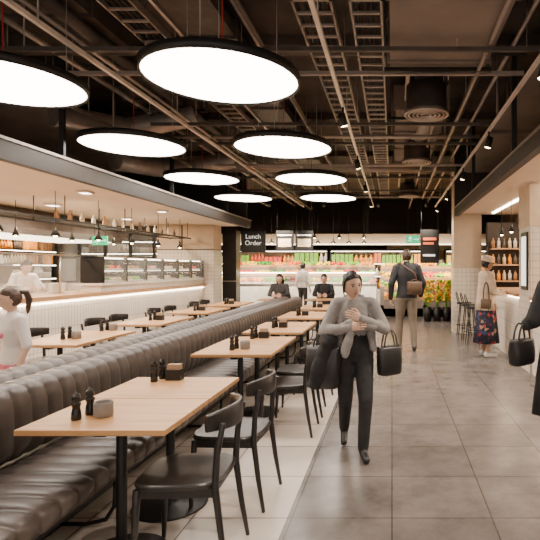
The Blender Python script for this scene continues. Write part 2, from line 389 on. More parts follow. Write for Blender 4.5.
def mill_mesh():
    b=MB(); b.rev([(0,0),(.022,0),(.024,.01),(.021,.04),(.017,.06),(.019,.07),(.022,.076),(.022,.084),(.014,.09),(.018,.1),(.021,.112),(.017,.124),(.006,.129),(.006,.135),(0,.137)],(0,0,0),'ceramic_black',20)
    return b.mesh('pepper_mill')
PM=mill_mesh()
b=MB(); b.rev([(0,0),(.04,0),(.045,.006),(.045,.07),(.042,.076),(.038,.07),(.038,.03),(0,.03)],(0,0,0),'stone_pot',24); b.rev([(0,.045),(.034,.045),(.033,.05),(0,.052)],(0,0,0),'card',16)
SP=b.mesh('sugar_bowl')
b=MB(); b.box(-.05,.05,-.03,.03,0,.07,'metal_black'); b.box(-.042,.042,-.022,.022,.07,.105,'card')
NB=b.mesh('napkin_holder')
def setset(x,y,k=0):
    put('pepper_mill',PM,(x-.10,y-.06,.75)); put('pepper_mill',PM,(x-.085,y+.03,.75))
    if k==0: put('sugar_bowl',SP,(x,y+.0,.75))
    elif k==1: put('sugar_bowl',SP,(x-.0,y+.01,.75))
    else: put('napkin_holder',NB,(x+.01,y,.75))
setset(-1.46,2.53); setset(-1.47,3.36,2); setset(-1.36,4.62,1)
for y in (5.35,6.3,7.9,9.5): setset(-1.38,y,2)
for y in (5.3,6.0,7.2,8.8,10.4): setset(-3.35,y,2 if y>6 else 1)

# ------------------------------------------------------------------ left service counter
b=MB(); b.box(-5.65,-5.0,5.0,13.2,0,1.03,'tile_counter'); b.box(-5.75,-4.9,4.95,13.22,1.03,1.09,'oak_counter')
b.box(-4.985,-4.96,5.0,13.2,.985,1.0,'led'); b.box(-5.0,-4.96,5.0,13.2,0,.08,'metal_black')
b.box(-5.3,-5.0,8.6,13.2,1.09,1.2,'tile_counter'); b.box(-5.45,-4.95,8.55,13.2,1.2,1.24,'ceramic_white')
b.obj('service_counter')
b=MB()
for y in (6.2,8.0): b.box(-5.32,-5.3,y,y+1.58 if y<8 else 8.5,1.09,1.7,'glass'); b.cyl((-5.31,y,1.09),(-5.31,y,1.72),.012,.012,'steel',8)
b.box(-5.33,-5.29,6.2,8.5,1.7,1.72,'steel'); b.obj('glass_sneeze_guard')
# glass food display case, lit
b=MB(); b.box(-5.44,-4.96,8.6,13.15,1.24,1.26,'steel'); b.box(-5.44,-4.96,8.6,13.15,1.68,1.70,'steel'); b.box(-5.44,-5.02,8.6,13.15,1.46,1.47,'glass')
b.box(-4.97,-4.96,8.6,13.15,1.26,1.68,'glass'); b.box(-5.06,-5.03,8.65,13.1,1.665,1.68,'led'); b.box(-5.06,-5.03,8.65,13.1,1.44,1.455,'led_soft')
for i in range(7):
    y=8.6+i*.755; b.box(-5.44,-4.955,y,y+.02,1.24,1.70,'metal_black')
for lv,z in ((0,1.26),(1,1.47)):
    for i in range(12):
        y=8.66+i*.37; b.box(-5.38,-5.02,y,y+.31,z,z+.02,'ceramic_white')
        mt=R.choice(['goods_5','goods_3','goods_1','goods_6','goods_0','goods_4','goods_5'])
        for q in range(16): b.ell((R.uniform(-5.34,-5.06),y+R.uniform(.04,.27),z+.045),(.04,.04,.035),mt,n=8,k=6)
b.obj('food_display_case')
def plates(x,y,z,n,r=.12):
    b=MB()
    for i in range(n): b.rev([(0,i*.018),(r*.5,i*.018),(r,i*.018+.014),(r,i*.018+.018),(r*.5,i*.018+.006),(0,i*.018+.006)],(0,0,0),'ceramic_white',20)
    b.obj('plate_stack',(x,y,z))
for x,y,n in ((-5.12,6.4,8),(-5.12,6.75,10),(-5.5,8.2,9)): plates(x,y,1.09,n)
b=MB(); b.box(-.16,.16,-.15,.15,0,.1,'ceramic_black'); b.box(-.02,.02,-.02,.02,.1,.2,'steel')
X=Matrix.Translation((0,-.0,.32))@Matrix.Rotation(-.35,4,'X'); b.box(-.19,.19,-.015,.015,-.14,.14,'sign_black',X); b.box(-.17,.17,-.02,-.016,-.12,.12,'led_soft',X)
RG=b.mesh('cash_register'); put('cash_register',RG,(-5.53,7.1,1.09),-math.pi/2+.2)
def shelf(name,w,d,z0,z1,levels,loc,rz=0,led=True,back='wall_dark',frame='metal_black',dens=.09,base=None,items=PN):
    b=MB(); b.box(-w/2,w/2,d-.03,d,0,z1,back)
    for x in (-w/2,w/2-.03): b.box(x,x+.03,0,d,0,z1,frame)
    b.box(-w/2,w/2,0,d,z1,z1+.05,frame)
    if base: b.box(-w/2,w/2,-.12,d,0,z0-.02,base)
    for i in range(levels):
        z=z0+(z1-z0)*i/levels; H=(z1-z0)/levels
        b.box(-w/2,w/2,0,d,z-.02,z,frame)
        if led: b.box(-w/2+.03,w/2-.03,.03,.05,z+H-.04,z+H-.025,'led')
        x=-w/2+.05
        while x<w/2-.1:
            run=R.randint(2,5); mt=R.choice(items); ww=R.uniform(.6,1.2)*dens; hh=R.uniform(.45,.8)*H; kind=R.random()
            for _ in range(run):
                if x>w/2-.1: break
                if kind<.5: b.box(x,x+ww*.85,.06,d-.06,z,z+hh,mt)
                elif kind<.8: b.rev([(0,0),(ww*.42,0),(ww*.42,hh*.65),(ww*.18,hh*.8),(ww*.18,hh),(0,hh)],(x+ww*.42,.1+ww*.4,z),mt,10)
                else:
                    for q in range(3): b.ell((x+ww*.42,.1+ww*.4,z+ww*.4+q*ww*.6),(ww*.42,ww*.42,ww*.4),mt,n=8,k=6)
                x+=ww
            x+=.02
    return b.obj(name,loc,rz)
W_=['goods_7','goods_5','goods_8','goods_6','goods_7','goods_1','goods_8']
shelf('kitchen_shelving',3.4,.4,.9,2.3,4,(-9.35+.4,11.7,0),math.pi/2,True,'wall_dark',items=W_)
shelf('kitchen_shelving',2.6,.4,.9,2.3,4,(-9.35+.4,8.2,0),math.pi/2,True,'wall_dark',items=W_)
b=MB(); b.box(XL,-6.3,13.7,13.9,0,1.1,'tile_col_y'); b.box(XL,-6.3,13.7,13.9,2.5,2.65,'wall_dark')
for x in (-9.35,-8.6,-7.9,-7.2,-6.55): b.box(x,x+.05,13.68,13.78,1.1,2.5,'metal_black')
for z in (1.1,1.75,2.45): b.box(XL,-6.3,13.68,13.78,z,z+.05,'metal_black')
b.box(XL,-6.3,13.74,13.75,1.1,2.5,'glass'); b.obj('window_kitchen')
shelf('back_room_shelving',2.8,.4,.9,2.3,4,(-7.9,14.8,0),0,True,'wall_dark',items=W_)
b=MB(); b.box(-6.25,-4.75,13.3,13.9,0,2.0,'tile_col_y'); b.box(-6.25,-4.75,13.3,13.9,2.0,2.65,'wall_cream'); b.box(-5.6,-5.57,13.29,13.9,2.0,2.65,'wall_dark')
b.box(-4.74,-4.73,13.3,13.9,0,2.0,'tile_col_x'); b.box(-6.27,-4.73,13.28,13.9,1.98,2.0,'wall_dark'); b.obj('wall_tiled_column')
b=MB(); b.box(-8.2,-7.0,8.4,12.6,0,.9,'steel'); b.box(-8.25,-6.95,8.35,12.65,.9,.94,'steel')
for y in (8.6,9.6,10.6,11.6): b.box(-6.99,-6.97,y,y+.85,.15,.8,'metal_black'); b.cyl((-6.94,y+.1,.74),(-6.94,y+.75,.74),.012,.012,'steel',8)
for y in (9,9.5,10.6,11.3): b.rev([(0,0),(.14,0),(.15,.2),(.14,.2),(.13,.02),(0,.02)],(-7.5,y,.94),'steel',18)
b.obj('stainless_cooking_bench')
b=MB(); vs=[(-8.4,8.6,2.25),(-6.8,8.6,2.25),(-6.8,12.6,2.25),(-8.4,12.6,2.25),(-8.1,9,2.65),(-7.1,9,2.65),(-7.1,12.2,2.65),(-8.1,12.2,2.65)]
b.add(vs,[(0,1,5,4),(1,2,6,5),(2,3,7,6),(3,0,4,7),(4,5,6,7)],'duct_black',False); b.box(-8.4,-6.8,8.6,12.6,2.13,2.25,'duct_black'); b.box(-8.3,-6.9,8.7,12.5,2.12,2.13,'led_soft'); b.obj('extractor_hood')
b=MB(); b.box(-5.75,-5.72,6,13,2.25,2.28,'metal_black'); b.box(-5.25,-5.22,6,13,2.25,2.28,'metal_black')
for y in (6.2,8,9.8,11.6,12.8):
    b.box(-5.75,-5.22,y,y+.03,2.25,2.28,'metal_black')
    for x in (-5.735,-5.235): b.cyl((x,y,2.25),(x,y,2.66),.008,.008,'metal_black',6)
for i in range(14):
    y=8.2+i*.34; b.rev([(0,0),(.035,0),(.035,.1),(.012,.15),(.012,.2),(0,.2)],(-5.5,y,2.29),R.choice(['goods_7','goods_5','goods_8','goods_6']),10)
b.box(-5.75,-5.22,8,13,2.275,2.285,'glass'); b.obj('hanging_bottle_rack')
def pend(x,y,zt,zb,r=.07):
    b=MB(); b.cyl((x,y,zt),(x,y,zb+.1),.005,.005,'metal_black',6); b.rev([(.015,.14),(.02,.1),(r,.0),(r-.008,.0),(.015,.09)],(x,y,zb),'metal_black',18)
    b.ell((x,y,zb+.02),(.032,.032,.04),'bulb',n=12,k=8); b.obj('pendant_lamp')
for y in (6.4,7.5,8.6,9.7,10.8,11.9): pend(-5.05,y,2.66,1.98)
for y in (7,8.5,10,11.5): pend(-6.4,y,2.66,2.05,.06)
for x in (-3.9,-3.4,-2.9,-2.4,-1.9,-1.4,-.9): pend(x,16.2,ZC,2.3,.09)
for x in (-2.2,-1.5,-.8): pend(x,14.2,ZC,2.35,.07)
def area(parent,loc,sx,sy,e,col=(1,.80,.58)):
    l=bpy.data.lights.new('panel_lamp','AREA'); l.shape='RECTANGLE'; l.size=sx; l.size_y=sy; l.energy=e; l.color=col
    o=bpy.data.objects.new('panel_lamp',l); bpy.context.collection.objects.link(o); o.location=loc; o.parent=parent
def panel(x,y,z,sx,sy,e):
    b=MB(); b.box(-sx/2-.03,sx/2+.03,-sy/2-.03,sy/2+.03,-.03,0,'track_white'); b.box(-sx/2,sx/2,-sy/2,sy/2,-.034,-.03,'lamp')
    o=b.obj('ceiling_panel_light',(x,y,z)); area(o,(0,0,-.05),sx,sy,e)
for y in (4,6.5,9,11.5): panel(-6.1,y,2.65,.16,.16,95)
for y in (9,12): panel(-8.7,y,2.65,.16,.16,50)
for y in (5,7.5,10): panel(-4.6,y,2.65,.12,.12,35)
for y in (4.5,7,9.5): panel(2.9,y,2.72,.3,.6,50)

def exit_sign(x,y,z,zt,s=1):
    b=MB(); w,h=.17*s,.1*s
    b.box(-w,w,-.02,.02,-h,h,'green_sign')
    for q in (-.7,.7): b.cyl((q*w,0,h),(q*w,0,zt-z),.005,.005,'metal_black',6)
    f=-.024
    b.ell((-.055*s,f,.06*s),(.015*s,.004,.015*s),'sign_white',n=10,k=6)
    for p in ([(-.06,.045),(-.075,-.005)],[(-.075,-.005),(-.045,-.03),(-.055,-.075)],[(-.075,-.005),(-.1,-.035),(-.13,-.04)],[(-.06,.04),(-.035,.015),(-.015,.025)],[(-.06,.04),(-.095,.035),(-.105,.01)]):
        b.tube([(u*s,f,v*s) for u,v in p],.008*s,'sign_white',6)
    b.box(.03*s,.12*s,f-.002,f+.002,-.01*s,.01*s,'sign_white'); b.add([(.12*s,f-.003,-.035*s),(.12*s,f-.003,.035*s),(.155*s,f-.003,0)],[(0,1,2)],'sign_white',False)
    b.obj('exit_sign',(x,y,z))
exit_sign(.58,14,2.3,ZC,1.1); exit_sign(-6.6,11.3,2.12,2.66,1.0)

# ------------------------------------------------------------------ back zone
b=MB(); b.box(-4.95,-4.55,14.6,15.0,0,2.6,'sign_black'); b.box(-4.96,-4.54,14.59,14.6,1.1,1.13,'galv'); b.obj('wall_black_pier')
b=MB(); b.box(-.36,.36,-.03,.03,-.32,.32,'sign_black')
for q in (-.3,.3): b.cyl((q,0,.32),(q,0,ZC-2.28),.006,.006,'metal_black',6)
o=b.obj('order_sign',(-4.1,14.8,2.28)); text('Lunch\nOrder',(0,-.035,.05),.19,'sign_text',o)
for i,x in enumerate((-3.3,-2.7)):
    b=MB(); b.box(-.27,.27,-.02,.02,-.3,.3,'sign_black'); b.box(-.2,.2,-.026,-.02,-.2,.05,'goods_5'); b.box(-.22,.22,-.026,-.02,.14,.18,'sign_text')
    for q in (-.24,.24): b.cyl((q,0,.3),(q,0,ZC-2.35),.005,.005,'metal_black',6)
    b.obj('hanging_menu_board',(x,15.4,2.35))
FR=['goods_0','goods_1','goods_2','goods_3','goods_4','goods_10','goods_7','goods_1','goods_3']
for xx,ww in ((-4.5,4.2),(-.3,4.0),(3.2,2.4)): shelf('refrigerated_display',ww,.8,.75,2.15,3,(xx,18.6,0),0,True,'wall_cream',base='ceramic_white',items=FR,dens=.16)
b=MB(); b.box(-6.2,-.5,15.9,16.7,0,.95,'ceramic_white'); b.box(-6.2,-.5,15.88,16.7,.95,1.0,'steel'); b.box(-6.2,-.5,15.92,15.94,1.0,1.35,'glass'); b.box(-6.2,-.5,15.92,16.3,1.35,1.37,'glass')
b.box(-6.2,-.5,15.86,15.9,0,.1,'metal_black'); b.box(-6.15,-.55,16.3,16.34,1.33,1.36,'led')
x=-6.1
while x<-.8:
    mt=R.choice(FR); w=R.uniform(.2,.4)
    b.box(x,x+w*.9,16.0,16.5,1.0,1.05,'ceramic_white')
    for q in range(22): b.ell((x+R.uniform(.04,w*.8),R.uniform(16.05,16.45),R.uniform(1.07,1.16)),(.055,.055,.05),mt,n=8,k=6)
    x+=w
b.obj('deli_counter')
b=MB(); b.box(-6.5,XR,17.9,18.0,2.35,2.66,'wall_cream'); b.box(-6.4,XR,17.86,17.9,2.33,2.36,'led_soft'); b.box(-6.5,XR,17.9,19.4,2.66,2.72,'wall_cream')
for x in (-6,-3,-.9,2): b.box(x,x+.05,17.92,17.97,2.72,ZC,'metal_black')
b.obj('display_bulkhead')
b=MB(); b.box(-.2,XR,19.6,19.8,0,2.6,'wall_cream'); b.obj('wall_rear_partition')
def produce(x,y,w,cols,name='produce_stand',lift=0):
    b=MB()
    for lv,(z,dy) in enumerate(((.55+lift,0),(.85+lift,.35),(1.15+lift,.7))):
        b.box(-w/2,w/2,dy,dy+.34,0 if lv==0 else z-.3,z,'board_dark'); n=len(cols)
        b.box(-w/2,w/2,dy-.012,dy,z-.03,z+.06,'oak_counter')
        for i in range(n):
            c=cols[(i+lv)%n]; x0=-w/2+w*i/n
            for q in range(30):
                r=.052; b.ell((x0+R.uniform(.04,w/n-.04),dy+R.uniform(.04,.3),z+R.uniform(.03,.15)),(r,r,r),c,n=8,k=6)
    b.box(-w/2,w/2,0,1.04,0,.25,'metal_black'); b.obj(name,(x,y,0))
produce(.35,15.4,1.2,['goods_1','goods_3','goods_2','goods_10']); produce(1.65,15.2,1.2,['goods_2','goods_1','goods_0','goods_3'])
produce(1.3,16.8,3.4,['goods_3','goods_1','goods_2','goods_0','goods_1'],lift=.35)
produce(-3.2,16.8,5.2,['goods_3','goods_1','goods_0','goods_2','goods_4','goods_1','goods_10','goods_3','goods_2','goods_0'],lift=.4)
b=MB()
for k in range(4):
    cx=1.0+k*.27; b.rev([(0,0),(.1,0),(.12,.4),(.11,.4),(0,.35)],(cx,14.1,0),'metal_black',14)
    for q in range(46):
        a=R.uniform(0,6.28); rr=R.uniform(0,.16); z=R.uniform(.55,1.15); p=(cx+rr*math.cos(a),14.1+rr*math.sin(a),z)
        b.cyl((cx,14.1,.35),p,.004,.003,'goods_3',5); b.ell(p,(.048,.048,.038),R.choice(['goods_2','goods_1','goods_2','goods_3']),n=7,k=5)
b.obj('flower_bucket_row')
b=MB(); b.box(-.28,.28,-.03,.03,-.5,.5,'sign_black'); b.box(-.2,.2,-.04,-.03,.18,.26,'red_plain'); b.box(-.2,.12,-.04,-.03,.05,.12,'red_plain'); b.box(-.2,.16,-.04,-.03,-.3,-.24,'sign_text')
for q in (-.25,.25): b.cyl((q,0,.5),(q,0,ZC-2.15),.006,.006,'metal_black',6)
b.obj('hanging_poster',(1.13,15.0,2.15))

# ------------------------------------------------------------------ right stall
b=MB(); b.box(1.42,2.05,11.45,11.9,0,1.5,'tile_col_y'); b.box(1.42,2.05,11.45,11.9,1.5,ZC,'wall_cream'); b.box(1.41,1.42,11.45,11.9,0,1.5,'tile_col_x'); b.obj('wall_stall_column')
b=MB(); b.box(1.97,2.5,7.1,7.7,0,2.1,'tile_col_y'); b.box(1.96,1.97,7.1,7.7,0,2.1,'tile_col_x'); b.box(1.95,2.5,7.09,7.7,2.1,2.7,'wall_cream'); b.obj('stall_pillar')
for y0,y1 in ((4.2,7.05),(7.75,10.4)):
    b=MB(); b.box(1.98,2.6,y0,y1,0,1.05,'tile_counter'); b.box(1.93,2.65,y0,y1,1.05,1.1,'oak_counter'); b.box(1.95,1.97,y0,y1,1.03,1.045,'led'); b.obj('stall_counter')
b=MB(); b.box(-.01,.01,-.16,.16,-.42,.42,'sign_black'); b.box(-.014,-.01,-.12,.12,-.36,.36,'sign_white'); b.obj('vertical_sign_panel',(1.945,7.35,1.6))
shelf('stall_shelving',3.0,.45,.9,2.3,4,(4.5-.45,9.5,0),-math.pi/2,True,'wall_cream',items=W_)
shelf('stall_shelving',3.0,.45,.9,2.3,4,(4.5-.45,6.2,0),-math.pi/2,True,'wall_cream',items=W_)
b=MB(); b.box(2.1,3.9,11.0,11.2,0,2.5,'wall_dark')
for z in (1.2,1.55,1.9):
    b.box(2.15,3.8,10.75,11,z,z+.03,'oak_counter')
    for i in range(14): b.rev([(0,0),(.04,0),(.04,.14),(.015,.18),(.015,.22),(0,.22)],(2.2+i*.12,10.87,z+.03),R.choice(W_),10)
b.obj('wall_stall_bottle_shelf')
for y in (8.2,9.0,9.8): pend(2.15,y,2.73,2.15,.06)
def stool_mesh():
    b=MB(); b.rev([(0,.7),(.15,.7),(.17,.72),(.16,.745),(0,.74)],(0,0,0),'black_wood',20)
    for i in range(4):
        a=math.pi/4+i*math.pi/2; b.tube([(.11*math.cos(a),.11*math.sin(a),.71),(.2*math.cos(a),.2*math.sin(a),0)],.011,'metal_black',8)
    b.tube([(.17*math.cos(a*math.pi/12),.17*math.sin(a*math.pi/12),.24) for a in range(24)],.008,'metal_black',6,loop=True)
    b.tube([(.12,-.13,.74),(.16,-.14,.9),(.18,0,.98),(.16,.14,.9),(.12,.13,.74)],.01,'metal_black',8)
    return b.mesh('bar_stool')
SM=stool_mesh()
for x,y in ((1.62,9.9),(1.62,10.5),(1.6,11.1),(1.75,12.5)): put('bar_stool',SM,(x,y,0),math.pi)

# ------------------------------------------------------------------ people
_hc={}
def hand_geo(curl):
    if curl in _hc: return _hc[curl]
    b=MB()
    def rg(y,w,t,z=0): return [V((w*math.cos(a),y,z+t*math.sin(a))) for a in [2*math.pi*i/14 for i in range(14)]]
    b.loft([rg(-.02,.024,.018),rg(.0,.026,.018),rg(.03,.036,.016),rg(.07,.041,.014),rg(.095,.04,.011)],'lips')
    def seg(p,q,r0,r1): b.cyl(p,q,r0,r1,'lips',8); b.ell(q,(r1,r1,r1),'lips',n=8,k=6)
    for x,l,r in ((-.031,.062,.0085),(-.0105,.075,.009),(.0105,.07,.009),(.031,.055,.008)):
        p=V((x,.088,0)); a=0
        for k,f in enumerate((.42,.33,.25)):
            a+=curl*(1,.9,.7)[k]; q=p+V((x*.12,math.cos(a),-math.sin(a)))*l*f*1.15; seg(p,q,r*(1-.08*k),r*(1-.08*(k+1))); p=q
    p=V((-.03,.03,-.004))
    for q in (V((-.055,.055,-.016)),V((-.062,.08,-.028)),V((-.056,.1,-.036))): seg(p,q,.0115,.0095); p=q
    _hc[curl]=remesh(b,.0042,2); return _hc[curl]
def head(b,Mx,skin,hair,style,s=1):
    def T(p): return Mx@(V(p)*s)
    n,k=40,30; vs=[];fs=[]
    G=lambda dx,dz,w: math.exp(-(dx*dx+dz*dz)/(w*w))
    def skull(x,y,z):
        X,Y,Z=x*.074,y*.094,z*.118
        if z<0:
            t=-z; X*=1-.30*t**1.8
            if y<0: Y*=1-.45*t
        return X,Y,Z
    def shape(x,y,z):
        X,Y,Z=skull(x,y,z)
        if y>0:
            Y*=.95
            nz=-.16; w=.13+.05*max(0,min(1,(.1-z)/.3))
            Y+=.021*math.exp(-(x/w)**2)*math.exp(-((z-nz)/(.24 if z>nz else .09))**2)
            Y+=.005*G(x*.4,z-.22,.14)
            for e in (-1,1): Y-=.008*G(x-e*.42,z-.03,.17); Y+=.004*G(x-e*.5,z+.22,.25)
            Y+=.006*G(x*.6,z+.46,.12); Y+=.007*G(x*.8,z+.82,.2)
        return (X,Y,Z)
    for i in range(k+1):
        t=math.pi*i/k
        for j in range(n):
            a=2*math.pi*j/n; vs.append(T(shape(math.sin(t)*math.cos(a),math.sin(t)*math.sin(a),math.cos(t))))
    for i in range(k):
        for j in range(n): fs.append((i*n+j,(i+1)*n+j,(i+1)*n+(j+1)%n,i*n+(j+1)%n))
    b.add(vs,fs,skin)
    rot=Mx.to_3x3()
    for e in (-1,1):
        b.ell(T((e*.031,.0735,.004)),(.0125*s,.009*s,.0065*s),'eye_white',rot=rot,n=12,k=8)
        b.ell(T((e*.031,.081,.004)),(.0058*s,.003*s,.0056*s),'iris',rot=rot,n=10,k=6)
        b.ell(T((e*.031,.078,.0115)),(.015*s,.006*s,.0028*s),hair,rot=rot,n=12,k=6)
        b.tube([T((e*.016,.086,.024)),T((e*.03,.085,.028)),T((e*.046,.074,.023))],[.0022*s,.003*s,.0015*s],hair,6)
        b.ell(T((e*.074,-.006,-.004)),(.006*s,.016*s,.028*s),skin,rot=rot,n=10,k=8)
    b.ell(T((0,.0855,-.050)),(.021*s,.006*s,.004*s),'lips',rot=rot,n=12,k=6); b.ell(T((0,.0855,-.057)),(.018*s,.006*s,.0045*s),'lips',rot=rot,n=12,k=6)
    n2,k2=80,60; vs=[];fs=[]
    def edge(x,y,z):
        front=z-(.62-.34*abs(x)**2)
        if y>-.05:
            side=(.12-y)*2.2+(.0 if z>-.05 else (z+.05)*2.5)
            v=max(front,min(side,1)) if abs(x)>.5 else front
        else: v=min(1,(z+.55)*2.2) if style in('short','pony','bun','cap','hat') else 1
        return v
    for i in range(k2+1):
        t=math.pi*i/k2
        for j in range(n2):
            a=2*math.pi*j/n2; x,y,z=math.sin(t)*math.cos(a),math.sin(t)*math.sin(a),math.cos(t)
            X,Y,Z=skull(x,y,z); v=edge(x,y,z); vv=max(0,min(1,v*2.2+.06)); vv=vv*vv*(3-2*vv)
            g=(1+.012+.075*vv+.004*math.sin(a*23+z*5)) if v>0 else .90
            vs.append(T((X*g,Y*g,Z*(g if v>0 else .9))))
    for i in range(k2):
        for j in range(n2): fs.append((i*n2+j,(i+1)*n2+j,(i+1)*n2+(j+1)%n2,i*n2+(j+1)%n2))
    b.add(vs,fs,hair)
    if style=='bun': 
        b.ell(T((0,-.105,.05)),(.036*s,.03*s,.036*s),hair,rot=rot)
        for e in (-1,1): b.tube([T((e*.055,.035,.085)),T((e*.077,.02,.04)),T((e*.082,.005,-.03)),T((e*.076,.0,-.09))],[.010*s,.011*s,.010*s,.002*s],hair,8)
    if style=='pony':
        b.tube([T((0,-.09,.06)),T((.01,-.14,.05)),T((.03,-.155,-.03)),T((.03,-.135,-.12)),T((.02,-.12,-.17))],[.02*s,.03*s,.03*s,.022*s,.006*s],hair,12)
    if style in('long','shoulder'):
        L=1 if style=='long' else .6
        rg=[]
        for z,w,d in ((.05,.078,.085),(-.03,.086,.078),(-.10*L,.092,.07),(-.22*L,.10,.055),(-.32*L,.085,.035),(-.37*L,.05,.02)):
            rg.append([T((w*math.cos(a)+.004*math.sin(a*7),-.035-.02*(z<-.0)+(d*math.sin(a) if math.sin(a)<0 else .25*d*math.sin(a)),z)) for a in [2*math.pi*i/28 for i in range(28)]])
        b.loft(rg,hair)
    if style=='cap':
        b.loft([[T((.082*math.cos(a)*w,.104*math.sin(a)*w,z)) for a in [2*math.pi*i/24 for i in range(24)]] for w,z in ((1.0,.05),(1.0,.08),(.9,.115),(.6,.13),(.1,.133))],'cloth_white')
    if style=='hat':
        b.loft([[T((.088*math.cos(a)*w,.106*math.sin(a)*w,z)) for a in [2*math.pi*i/32 for i in range(32)]] for w,z in ((1.45,.035),(1.42,.045),(1.0,.055),(.98,.1),(.88,.13),(.5,.148),(.05,.15))],'cloth_cream')
def person(name,loc,yaw,s,J=None,top='cloth_black',bottom='cloth_black',shoe='shoe_black',skin='skin_light',hair='hair_black',style='short',
           hem=.92,headrot=(0,0,0),sleeve=1.0,bulk=0,curl=.5,extra=None,fem=False,arm_bulk=0,headscale=1.06,leg_bulk=0,palm=None,mid=None,midz=1.0):
    j=dict(pelvis=(0,0,.93),waist=(0,0,1.08),chest=(0,.0,1.27),neck=(0,-.01,1.45),head=(0,.02,1.578),
      sR=(.175,0,1.385),eR=(.225,-.03,1.11),wR=(.235,.06,.87),sL=(-.175,0,1.385),eL=(-.225,-.03,1.11),wL=(-.235,.06,.87),
      hR=(.085,0,.90),kR=(.095,.03,.49),aR=(.095,-.02,.09),tR=(.11,.13,.035),hL=(-.085,0,.90),kL=(-.095,.03,.49),aL=(-.095,-.02,.09),tL=(-.11,.13,.035))
    if J: j.update(J)
    j={k_:V(v) for k_,v in j.items()}
    if fem and not (J and 'sR' in J): j['sR'].x=.155
    if fem and not (J and 'sL' in J): j['sL'].x=-.155
    rm=MB(); segs=[]
    def cap(a,b_,r0,r1,lab):
        rm.cyl(a,b_,r0,r1,'lips',14); rm.ell(a,(r0,)*3,'lips',n=12,k=8); rm.ell(b_,(r1,)*3,'lips',n=12,k=8); segs.append((a,b_,r0,r1,lab))
    ax=(j['sR']-j['sL']).normalized(); hx=(j['hR']-j['hL']).normalized()
    B=bulk; pts=[(j['pelvis']-V((0,0,.09)),.10,.085,hx),(j['pelvis'],.155 if not fem else .16,.11,hx),(j['waist'],.13 if not fem else .115,.092,hx),(j['chest'],.165 if not fem else .145,.112,ax),
      ((j['chest'].lerp(j['neck'],.62)),.15 if not fem else .125,.09,ax),(j['neck'],.06,.06,ax)]
    rings=[]
    for i,(c,rx,ry,xx) in enumerate(pts):
        d=(pts[min(i+1,5)][0]-pts[max(i-1,0)][0]).normalized(); f=d.cross(xx).normalized()
        rings.append([c+xx*(rx+B)*math.cos(a)+f*(ry+B)*math.sin(a) for a in [2*math.pi*q/24 for q in range(24)]])
    rm.loft(rings,'lips')
    segs.append((j['pelvis'],j['waist'],.13+B,.11+B,'torso')); segs.append((j['waist'],j['chest'],.11+B,.14+B,'torso')); segs.append((j['chest'],j['neck'],.14+B,.06,'torso'))
    cap(j['neck']-V((0,0,.03)),j['head']-V((0,.01,.05)),.05,.048,'skin')
    A=arm_bulk; L=leg_bulk
    for S in 'RL':
        cap(j['s'+S],j['e'+S],.055+A,.043+A,'top')
        w=j['w'+S]; e=j['e'+S]
        if sleeve>=1: cap(e,w,.042+A,.031+A*.8,'top')
        elif sleeve>.3:
            md=e.lerp(w,sleeve); cap(e,md,.042+A,.038+A,'top'); cap(md,w,.034,.026,'skin')
        else: cap(j['s'+S].lerp(e,.6),e,.040,.037,'skin'); cap(e,w,.037,.026,'skin')
        cap(j['neck'].lerp(j['s'+S],.2)-V((0,0,.03)),j['s'+S],.05+A*.5,.055+A,'top')
        cap(j['h'+S],j['k'+S],.088+L,.056+L,'bottom'); cap(j['k'+S],j['a'+S],.055+L,.038+L,'bottom')
        a_,t=j['a'+S],j['t'+S]; fd=(t-a_); fd.z=0
        heel=V((a_.x,a_.y,min(a_.z,t.z+.06)))-fd.normalized()*.03; heel.z=max(a_.z-.045,.035)
        cap(heel,t,.04,.034,'shoe'); cap(a_,heel,.036,.04,'shoe')
    vs,fs=remesh(rm,.0125,4)
    b=MB(); lab={'top':top,'bottom':bottom,'skin':skin,'shoe':shoe,'mid':mid or top}
    for l in lab.values(): b.mi(l)
    def near(p):
        best=None;bd=9
        for a,c,r0,r1,l in segs:
            d=c-a; t=max(0,min(1,(p-a).dot(d)/max(d.length_squared,1e-9))); q=(p-(a+d*t)).length-(r0+(r1-r0)*t)
            if q<bd: bd=q;best=l
        if best=='torso' or (best=='bottom' and p.z>hem): best=('mid' if mid and p.z<midz else 'top') if p.z>hem else 'bottom'
        if best=='shoe' and p.z>.12+min(j['aR'].z,j['aL'].z): best='bottom'
        return best
    o=len(b.v); b.v+=vs
    for f in fs:
        c=V((0,0,0))
        for i in f: c+=vs[i]
        l=near(c/len(f)); b.f.append([o+i for i in f]); b.m.append(b.mi(lab[l])); b.s.append(True)
    for S,sx in (('R',1),('L',-1)):
        hv,hf=hand_geo(curl); w=j['w'+S]; d=(w-j['e'+S]).normalized()
        pn=V(palm[S]) if palm and S in palm else V((-sx,0.1,0))
        pn=(pn-d*pn.dot(d)).normalized(); z=-pn; x=d.cross(z)
        Mx=Matrix((( x.x,d.x,z.x,w.x),(x.y,d.y,z.y,w.y),(x.z,d.z,z.z,w.z),(0,0,0,1)))
        b.add([Mx@V((p.x*sx,p.y,p.z)) for p in hv],hf,skin)
    Hm=Matrix.Translation(j['head'])@Euler(headrot,'XYZ').to_matrix().to_4x4()
    head(b,Hm,skin,hair,style,.97*headscale)
    if extra: extra(b,j)
    b.v=[p*s for p in b.v]
    return b.obj(name,loc,yaw)
def drape(b,rings_,m,folds=9,amp=.012,n=60):
    rs=[]
    for i,(c,rx,ry) in enumerate(rings_):
        t=i/(len(rings_)-1)
        rs.append([V(c)+V(((rx+amp*t*math.sin(a*folds))*math.cos(a),(ry+amp*t*math.sin(a*folds))*math.sin(a),0)) for a in [2*math.pi*q/n for q in range(n)]])
    b.loft(rs,m)
